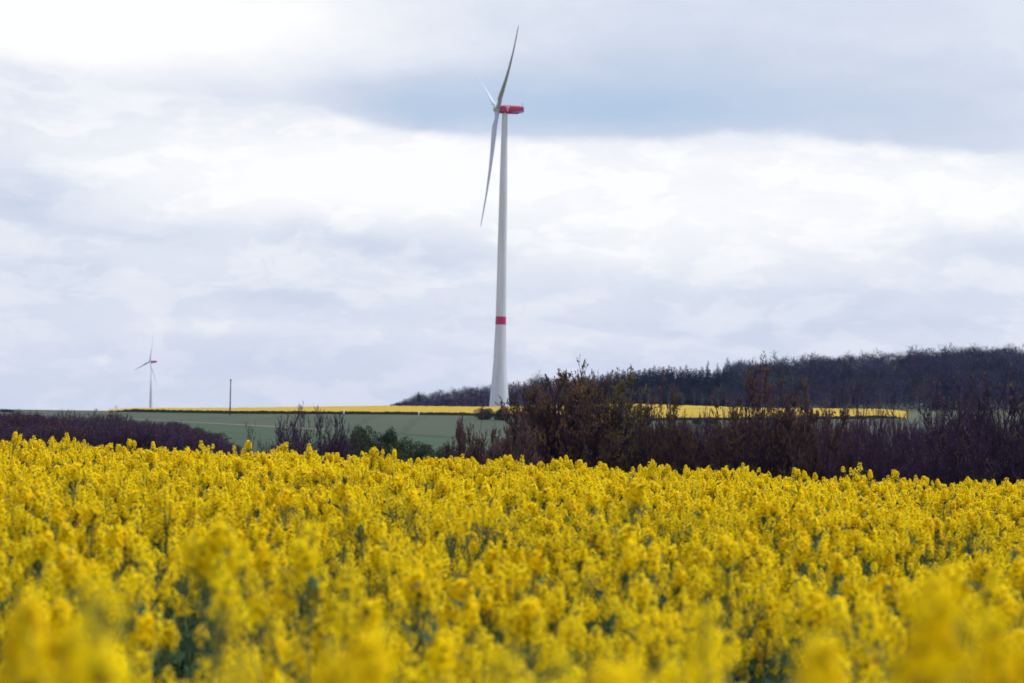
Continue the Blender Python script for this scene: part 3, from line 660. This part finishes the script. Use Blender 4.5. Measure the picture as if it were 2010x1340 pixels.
# mixed wood on the right
for D, f in ((915, .30), (950, .45), (1010, .60), (1080, .75), (1170, .88), (1270, 1.0)):
    px = 1432.0+rnd.uniform(0, 10)
    while px < 2080:
        k = rnd.random()
        if f < .5: pr_ = btr[rnd.randrange(2)] if k < .4 else bts[rnd.randrange(4)]
        else: pr_ = btg[rnd.randrange(2)] if k < .18 else bts[rnd.randrange(4)]
        top = 802+(skyrow(px)-802)*f+rnd.uniform(-8, 5)
        put_tree(pr_, px, top, D, 'bare purplish tree in the wood on the hill at the right', GT, None, minh=5)
        px += rnd.uniform(12, 22)*(1000/D)
for px, top, D, wp, lab in ((1593, 690, 1240, 26, 'flat topped conifer rising highest over the middle of the wood'), (1627, 697, 1240, 18, 'small conifer tip just right of the flat topped conifer'), (1646, 697, 1240, 20, 'small conifer tip, second to the right of the flat topped conifer'),
                            (1853, 677, 1270, 34, 'conifer with blunt tip, highest point of the wood near the right edge'), (1872, 688, 1270, 30, 'conifer leaning on the highest one near the right edge'), (1930, 685, 1280, 30, 'dark conifer tip between the highest conifer and the right edge'),
                            (1476, 736, 960, 34, 'dark conifer standing in the wood behind the pointed reddish shrub'), (1635, 732, 960, 40, 'dark conifer inside the wood below the small conifer tips'), (1665, 716, 1080, 60, 'wide dark conifer high inside the wood'), (1690, 730, 1060, 30, 'narrow dark conifer right of the wide dark one'), (1530, 738, 1000, 40, 'dark conifer inside the wood right of the reddish shrub'), (1855, 735, 930, 60, 'wide dark conifer low in the wood near the right edge'), (1905, 745, 930, 50, 'dark conifer low in the wood, nearest to the right edge')):
    put_tree(sps[px % 4], px, top, D, lab, 'spruces standing out of the wood', wp, 'spruce_tree')
# undergrowth that closes the wood
rng = np.random.default_rng(9); n = 60000
pxs = rng.uniform(775, 2090, n); Ds = rng.uniform(0, 1, n); Dm = np.where(pxs < 1150, 1030+Ds*90, np.where(pxs < 1440, 1000+Ds*110, 935+Ds*320))
u = np.array([uv_of(c, 805)[0]/FPX for c in np.linspace(700, 2100, 200)]); ua = np.interp(pxs, np.linspace(700, 2100, 200), u)
gx, gy = Dm*np.sin(ua), Dm*np.cos(ua); hz = np.interp(pxs, [775, 1000, 1150, 1440, 2090], [2, 6, 9, 9, 9])
gzz = ground(gx, gy)+rng.uniform(0, 1, n)*hz
C = np.stack([gx, gy, gzz], 1); dd = rng.normal(0, .5, (n, 3))+[0, 0, 1.0]
tag(MB().leaves(C, dd, rng.normal(0, 1, (n, 3)), rng.uniform(1.0, 2.4, n), rng.uniform(.25, .6, n)).build('undergrowth', [m_crownb]), 'dark tangled undergrowth filling the wood on the hill', 'undergrowth', kind='stuff')

# ------------------------------------------------------------------ rapeseed plants
m_petal = mat('rapeseed petals', (.93, .70, .003), (.97, .80, .004), scale=9, rough=.6, spec=.1, trans=.45, tcol=(.97, .70, .002), objvar=.06, coord='Object')
m_bud = mat('rapeseed buds', (.42, .40, .02), (.55, .45, .02), scale=30, rough=.7, trans=.1)
m_stem = mat('rapeseed stems', (.10, .15, .07), (.14, .20, .09), scale=10, rough=.6, trans=.1, objvar=.15)
m_leaf = mat('rapeseed leaves', (.030, .065, .036), (.055, .10, .05), scale=6, rough=.85, spec=.05, trans=.2, objvar=.2)
def rape_meshes(seed, H=1.3, nb=9):
    rng = np.random.default_rng(seed); fl = MB(); st = MB(); lv = MB()
    ms, md = grow(rng, np.zeros((1, 3)), np.array([[0, 0, 1.0]]), H, 8, .03, .05); draw(st, ms, .006, .0025, 0, 5)
    a, dd, bi, t = spawn(rng, ms, md, nb, .48, RAD(36)); Lb = (H-a[:, 2])*rng.uniform(.45, .92, nb)
    pb, db = grow(rng, a, dd, Lb, 5, .05, .16); draw(st, pb, .0032, .0018, 0, 4)
    a2, dd2, b2, t2 = spawn(rng, pb, db, 1, .3, RAD(30)); Lc = np.clip((H-a2[:, 2])*.8, .03, Lb[b2]*.45); pc, dc = grow(rng, a2, dd2, Lc, 4, .05, .2); draw(st, pc, .002, .0014)
    tips = np.concatenate([ms[:, -1], pb[:, -1], pc[:, -1]]); td = np.concatenate([md[:, -1], db[:, -1], dc[:, -1]])
    sz = np.concatenate([[1.15], rng.uniform(.75, 1.05, nb), rng.uniform(.5, .8, nb)])
    for p, d, s in zip(tips, td, sz):
        d = norm(d+np.array([0, 0, .6])); nf = int(31*s); x = norm(np.cross(d, [1, .2, 0])); y = np.cross(d, x)
        i = np.arange(nf); f = (i+.5)/nf; an = i*2.39996+rng.uniform(0, 6)
        out = (np.cos(an)[:, None]*x+np.sin(an)[:, None]*y); el = -.15+1.35*f**1.3
        od = norm(out*np.cos(el)[:, None]+d*np.sin(el)[:, None]+rng.normal(0, .12, (nf, 3)))
        base = p+d*((f-1)*.055*s)[:, None]; ped = rng.uniform(.015, .027, nf)*s**.5
        c = base+od*ped[:, None]; st.segs(base, c, .0007, .0006)
        # four petals in a cross
        s1 = norm(np.cross(od, rng.normal(0, 1, od.shape))); s2 = np.cross(od, s1); pl = rng.uniform(.0080, .0105, nf)*(1.1-.3*f)
        for dirp in (s1, -s1, s2, -s2):
            fl.leaves(c, dirp+od*.35, od, pl, pl*.95, 0)
        # bud head
        nbud = 9; bd_ = norm(rng.normal(0, 1, (nbud, 3))+d*.8); fl.leaves(p+bd_*.006*s, bd_+d*.5, rng.normal(0, 1, (nbud, 3)), .010, .006, 1)
        fl.leaves(p+bd_*.004*s, bd_+d, rng.normal(0, 1, (nbud, 3)), .011, .006, 1)
        # young pods / spent pedicels below the flowers
        k = int(10*s); g = rng.uniform(.09, .17, k)*s; an = rng.uniform(0, 6.28, k); o = np.cos(an)[:, None]*x+np.sin(an)[:, None]*y
        b0 = p-d*g[:, None]; st.segs(b0, b0+o*.02+d*.012, .0007, .0007); st.segs(b0+o*.02+d*.012, b0+o*.028+d*.035, .0013, .0006)
    k = 14; tt = rng.uniform(.1, .62, k); idx = np.minimum((tt*8).astype(int), 7); b0 = ms[0, idx]; an = np.arange(k)*2.4+rng.uniform(0, 1); ll = rng.uniform(.10, .17, k)*(1.35-.8*tt)
    o = np.stack([np.cos(an), np.sin(an), rng.uniform(.1, .6, k)], 1)
    lv.leaves(b0, o, np.array([0, 0, 1.0])+rng.normal(0, .3, (k, 3)), ll, ll*.34)
    lv.leaves(b0+norm(o)*(ll*.5)[:, None], o+[0, 0, -.8], np.array([0, 0, 1.0])+rng.normal(0, .3, (k, 3)), ll*.6, ll*.42)
    k = nb*2; b0 = pb[:, 1:3].reshape(-1, 3); o = norm(rng.normal(0, 1, (k, 3))+[0, 0, .4]); lv.leaves(b0, o, np.array([0, 0, 1.0])+rng.normal(0, .3, (k, 3)), rng.uniform(.05, .09, k), rng.uniform(.012, .025, k))
    return st, fl, lv, ms[0, -1]
NV = 8; variants = []; protocol = bpy.data.collections.new('rapeseed_kinds')
for i in range(NV):
    st, fl, lv, tip = rape_meshes(100+i, 1.3, 8+i % 4)
    sm, fm, lm = st.mesh('stem', [m_stem]), fl.mesh('flowers', [m_petal, m_bud]), lv.mesh('leaves', [m_leaf])
    variants.append((sm, fm, lm, tip))
    j = MB()
    for q, off in ((st, 0), (fl, 1), (lv, 3)):
        for v, t, m in zip(q.v, q.t, q.m): pass
        j.v += q.v; j.t += [t+j.n for t in q.t]; j.m += [m+off for m in q.m]; j.n += q.n
    o = bpy.data.objects.new('rapeseed_a', j.mesh('rapeseed_kind', [m_stem, m_petal, m_bud, m_leaf])); protocol.objects.link(o)
for i in range(2):                    # two kinds still in leaf, for the green gaps
    rng = np.random.default_rng(300+i); j = MB(); ms, md = grow(rng, np.zeros((1, 3)), np.array([[0, 0, 1.0]]), 1.1, 8, .04, .05); draw(j, ms, .006, .002, 0, 5)
    k = 34; tt = rng.uniform(.25, 1, k); b0 = ms[0, np.minimum((tt*8).astype(int), 7)]; an = np.arange(k)*2.4; ll = rng.uniform(.10, .20, k)*(1.3-.7*tt)
    o_ = np.stack([np.cos(an), np.sin(an), rng.uniform(.1, .9, k)], 1); j.leaves(b0, o_, np.array([0, 0, 1.0])+rng.normal(0, .4, (k, 3)), ll, ll*.38, 1)
    j.leaves(b0+norm(o_)*(ll*.5)[:, None], o_+[0, 0, -.9], np.array([0, 0, 1.0])+rng.normal(0, .3, (k, 3)), ll*.6, ll*.4, 1)
    bd_ = norm(rng.normal(0, 1, (14, 3))+[0, 0, .8]); j.leaves(ms[0, -1]+bd_*.01, bd_, rng.normal(0, 1, (14, 3)), .012, .007, 2)
    protocol.objects.link(bpy.data.objects.new('rapeseed_leafy', j.mesh('rapeseed_leafy', [m_stem, m_leaf, m_bud])))
# standing points of the crop, as one object
rng = np.random.default_rng(77); pts = []
rmax = 26.5
dens = 27; n = int(dens*RAD(46)/2*rmax**2)
A_ = rng.uniform(-RAD(23), RAD(23), n); R_ = np.sqrt(rng.uniform(0, 1, n))*rmax
px_, py_ = R_*np.sin(A_), R_*np.cos(A_)
ex, ey = rng.uniform(-4, 4, 900), rng.uniform(-1.5, 6, 900)                 # a little crop around the camera as well
k = (np.abs(np.arctan2(ex, ey)) > RAD(23)); px_ = np.concatenate([px_, ex[k]]); py_ = np.concatenate([py_, ey[k]])
rr = np.hypot(px_, py_); keep = (rr > 2.3) & (rng.random(len(rr)) < np.interp(rr, [3, 7, 11, 16, 20], [.34, .46, .62, .9, 1])); px_, py_, rr = px_[keep], py_[keep], rr[keep]
def lf_noise(x, y, s, seed):
    r = np.random.default_rng(seed); v = 0
    for _ in range(7):
        a = r.uniform(0, 6.28); f = r.uniform(.6, 1.8)/s; v = v+np.sin((x*np.cos(a)+y*np.sin(a))*f*6.28+r.uniform(0, 6.28))
    return v/7**.5
hn = lf_noise(px_, py_, 1.3, 3)*.032+lf_noise(px_, py_, 4, 5)*.022+rng.normal(0, 1, len(px_))*np.interp(rr, [3, 10, 20], [.12, .095, .052])
gap = lf_noise(px_, py_*.6, 1.6, 8)+lf_noise(px_, py_, .7, 18)*.7
thin = np.clip((gap-.62)*3.0, 0, 1)*np.clip((19-rr)/5, 0, 1); kind = rng.integers(0, NV, len(hn)); leafy = (rng.random(len(hn)) < np.maximum(thin*.93, .12*(rr < 14))) & (rr > 4); kind = np.where(leafy, NV+(kind % 2), kind); hn = np.where(leafy, hn-rng.uniform(.05, .35, len(hn)), hn-thin*rng.uniform(0, .3, len(hn)))
hn = np.where(rr < 4.5, np.minimum(hn, .04+(rr-2.3)*.05), hn)
sc = 0.925+hn/1.3
me = bpy.data.meshes.new('rapeseed_crop'); me.vertices.add(len(px_))
me.vertices.foreach_set('co', np.stack([px_, py_, ground(px_, py_)-.02], 1).astype('f').ravel())
at1 = me.attributes.new('size', 'FLOAT', 'POINT'); at1.data.foreach_set('value', sc.astype('f'))
at2 = me.attributes.new('turn', 'FLOAT_VECTOR', 'POINT')
at2.data.foreach_set('vector', np.stack([rng.normal(0, .06, len(px_)), rng.normal(0, .06, len(px_)), rng.uniform(0, 6.28, len(px_))], 1).astype('f').ravel())
at3 = me.attributes.new('kind_index', 'INT', 'POINT'); at3.data.foreach_set('value', kind.astype('i'))
crop = tag(link('rapeseed_crop', me), 'yellow flowering rapeseed crop filling the foreground', 'crop', kind='stuff')
ng = bpy.data.node_groups.new('crop', 'GeometryNodeTree')
ng.interface.new_socket('Geometry', in_out='INPUT', socket_type='NodeSocketGeometry'); ng.interface.new_socket('Geometry', in_out='OUTPUT', socket_type='NodeSocketGeometry')
gi, go = ng.nodes.new('NodeGroupInput'), ng.nodes.new('NodeGroupOutput')
ip = ng.nodes.new('GeometryNodeInstanceOnPoints'); ci = ng.nodes.new('GeometryNodeCollectionInfo')
ci.inputs['Collection'].default_value = protocol; ci.inputs['Separate Children'].default_value = True; ci.inputs['Reset Children'].default_value = True
def attr(nm, ty):
    a = ng.nodes.new('GeometryNodeInputNamedAttribute'); a.data_type = ty; a.inputs['Name'].default_value = nm; return a.outputs['Attribute']
ng.links.new(gi.outputs[0], ip.inputs['Points']); ng.links.new(ci.outputs[0], ip.inputs['Instance']); ip.inputs['Pick Instance'].default_value = True
ng.links.new(attr('kind_index', 'INT'), ip.inputs['Instance Index']); ng.links.new(attr('turn', 'FLOAT_VECTOR'), ip.inputs['Rotation']); ng.links.new(attr('size', 'FLOAT'), ip.inputs['Scale'])
ng.links.new(ip.outputs[0], go.inputs[0])
md = crop.modifiers.new('crop', 'NODES'); md.node_group = ng
# plants that stand out of the crop: things of their own
def put_plant(px, top, D, label, group, vi=0):
    x, y, z = at_ground(px, D); h = at_row(px, top, D)[2]-z; s = h/1.3
    tip = variants[vi % NV][3]; s = h/(tip[2]+.02); rz = rnd.uniform(0, 6.28); w = .72 if D < 3 else 1.0
    c = at_row(px, top, D); x = c[0]-s*w*(tip[0]*math.cos(rz)-tip[1]*math.sin(rz)); y = c[1]-s*w*(tip[0]*math.sin(rz)+tip[1]*math.cos(rz))
    z = c[2]-s*(tip[2]+.02)
    r = empty('rapeseed_plant', (x, y, z), label, 'plant', group, rz, (s*w, s*w, s))
    for nm, m in zip(('stem', 'flowers', 'leaves'), variants[vi % NV][:3]):
        if nm != 'leaves' or D > 3: link(nm, m, r)
GP = 'rapeseed plants standing out of the crop'
for i, (px, top, D, lab) in enumerate([
    (195, 1140, 1.55, 'biggest blurred yellow flower head, lower left, nearest the viewer'),
    (60, 1165, 2.3, 'blurred tall flower head at the left edge'),
    (1832, 1140, 2.0, 'tall blurred flower column near the lower right'),
    (978, 1262, 1.9, 'blurred round flower head at the bottom centre'),
    (725, 1240, 2.0, 'blurred flower head at the bottom between left and centre'),
    (1385, 1180, 2.3, 'blurred pale flower head low right of centre'),
    (1620, 1255, 1.8, 'blurred flower head at the bottom right of centre'),
    (1965, 1215, 2.1, 'blurred flower head in the lower right corner'),
    (470, 1285, 1.7, 'blurred flower head at the bottom left of centre'),
    (1200, 1290, 1.7, 'blurred flower head at the bottom right of the centre one'),
    (30, 848, 22, 'flower head standing up at the left end of the crop edge'),
    (131, 849, 23, 'single flower head on a thin stem above the crop edge, far left'),
    (255, 862, 24, 'flower head above the crop edge against the thicket'),
    (395, 864, 23, 'flower head above the crop edge below the thicket end'),
    (486, 864, 23, 'flower head above the crop edge under the thin bare shrub'),
    (559, 868, 24, 'flower head above the crop edge left of the tall bare shrub'),
    (607, 870, 24, 'flower head above the crop edge under the tall bare shrub'),
    (735, 877, 22, 'tall double flower head above the crop edge under the evergreens'),
    (774, 882, 23, 'flower head just right of the double one on the crop edge'),
    (908, 891, 23, 'flower head above the crop edge under the pinkish shrub'),
    (1001, 893, 23, 'flower head above the crop edge under the turbine foot'),
    (1025, 893, 23, 'flower head above the crop edge just right of the turbine foot'),
    (1140, 902, 24, 'flower head above the crop edge under the largest shrub'),
    (1181, 906, 24, 'flower head above the crop edge under the olive tufted shrub'),
    (1281, 901, 23, 'highest flower head right of centre, above the crop edge'),
    (1310, 911, 23, 'flower head next right of the highest one right of centre'),
    (1392, 914, 24, 'flower head above the crop edge left of the pointed reddish shrub'),
    (1465, 916, 23, 'flower head above the crop edge under the pointed reddish shrub'),
    (1560, 918, 23, 'broad flower head above the crop edge under the knobby shrub'),
    (1688, 907, 22, 'tall narrow flower head sticking up highest before the saplings'),
    (1708, 922, 23, 'lower flower head just right of the tall narrow one'),
    (1758, 922, 24, 'round flower head above the crop edge under the right sapling'),
    (1900, 935, 24, 'small flower head on the crop edge before the right edge')]):
    put_plant(px, top, D, lab, GP, i)

# ------------------------------------------------------------------ haze: one closed box of even, thin air
hm = bpy.data.materials.new('haze'); hm.use_nodes = True; t = hm.node_tree; t.nodes.clear()
pv = t.nodes.new('ShaderNodeVolumePrincipled'); pv.inputs['Color'].default_value = (.42, .55, 1.0, 1); pv.inputs['Density'].default_value = .00004; pv.inputs['Anisotropy'].default_value = .3
ho = t.nodes.new('ShaderNodeOutputMaterial'); t.links.new(pv.outputs[0], ho.inputs['Volume'])
zlow = float(ground(*np.meshgrid(np.linspace(-9000, 9000, 200), np.linspace(-9000, 9000, 200))).min())
hb = MB().box((0, 0, (zlow-30+230)/2), (19000, 19000, 230-(zlow-30))).build('haze', hm); tag(hb, 'thin blue air over the fields', 'haze', kind='stuff')
SC.cycles.volume_bounces = 0
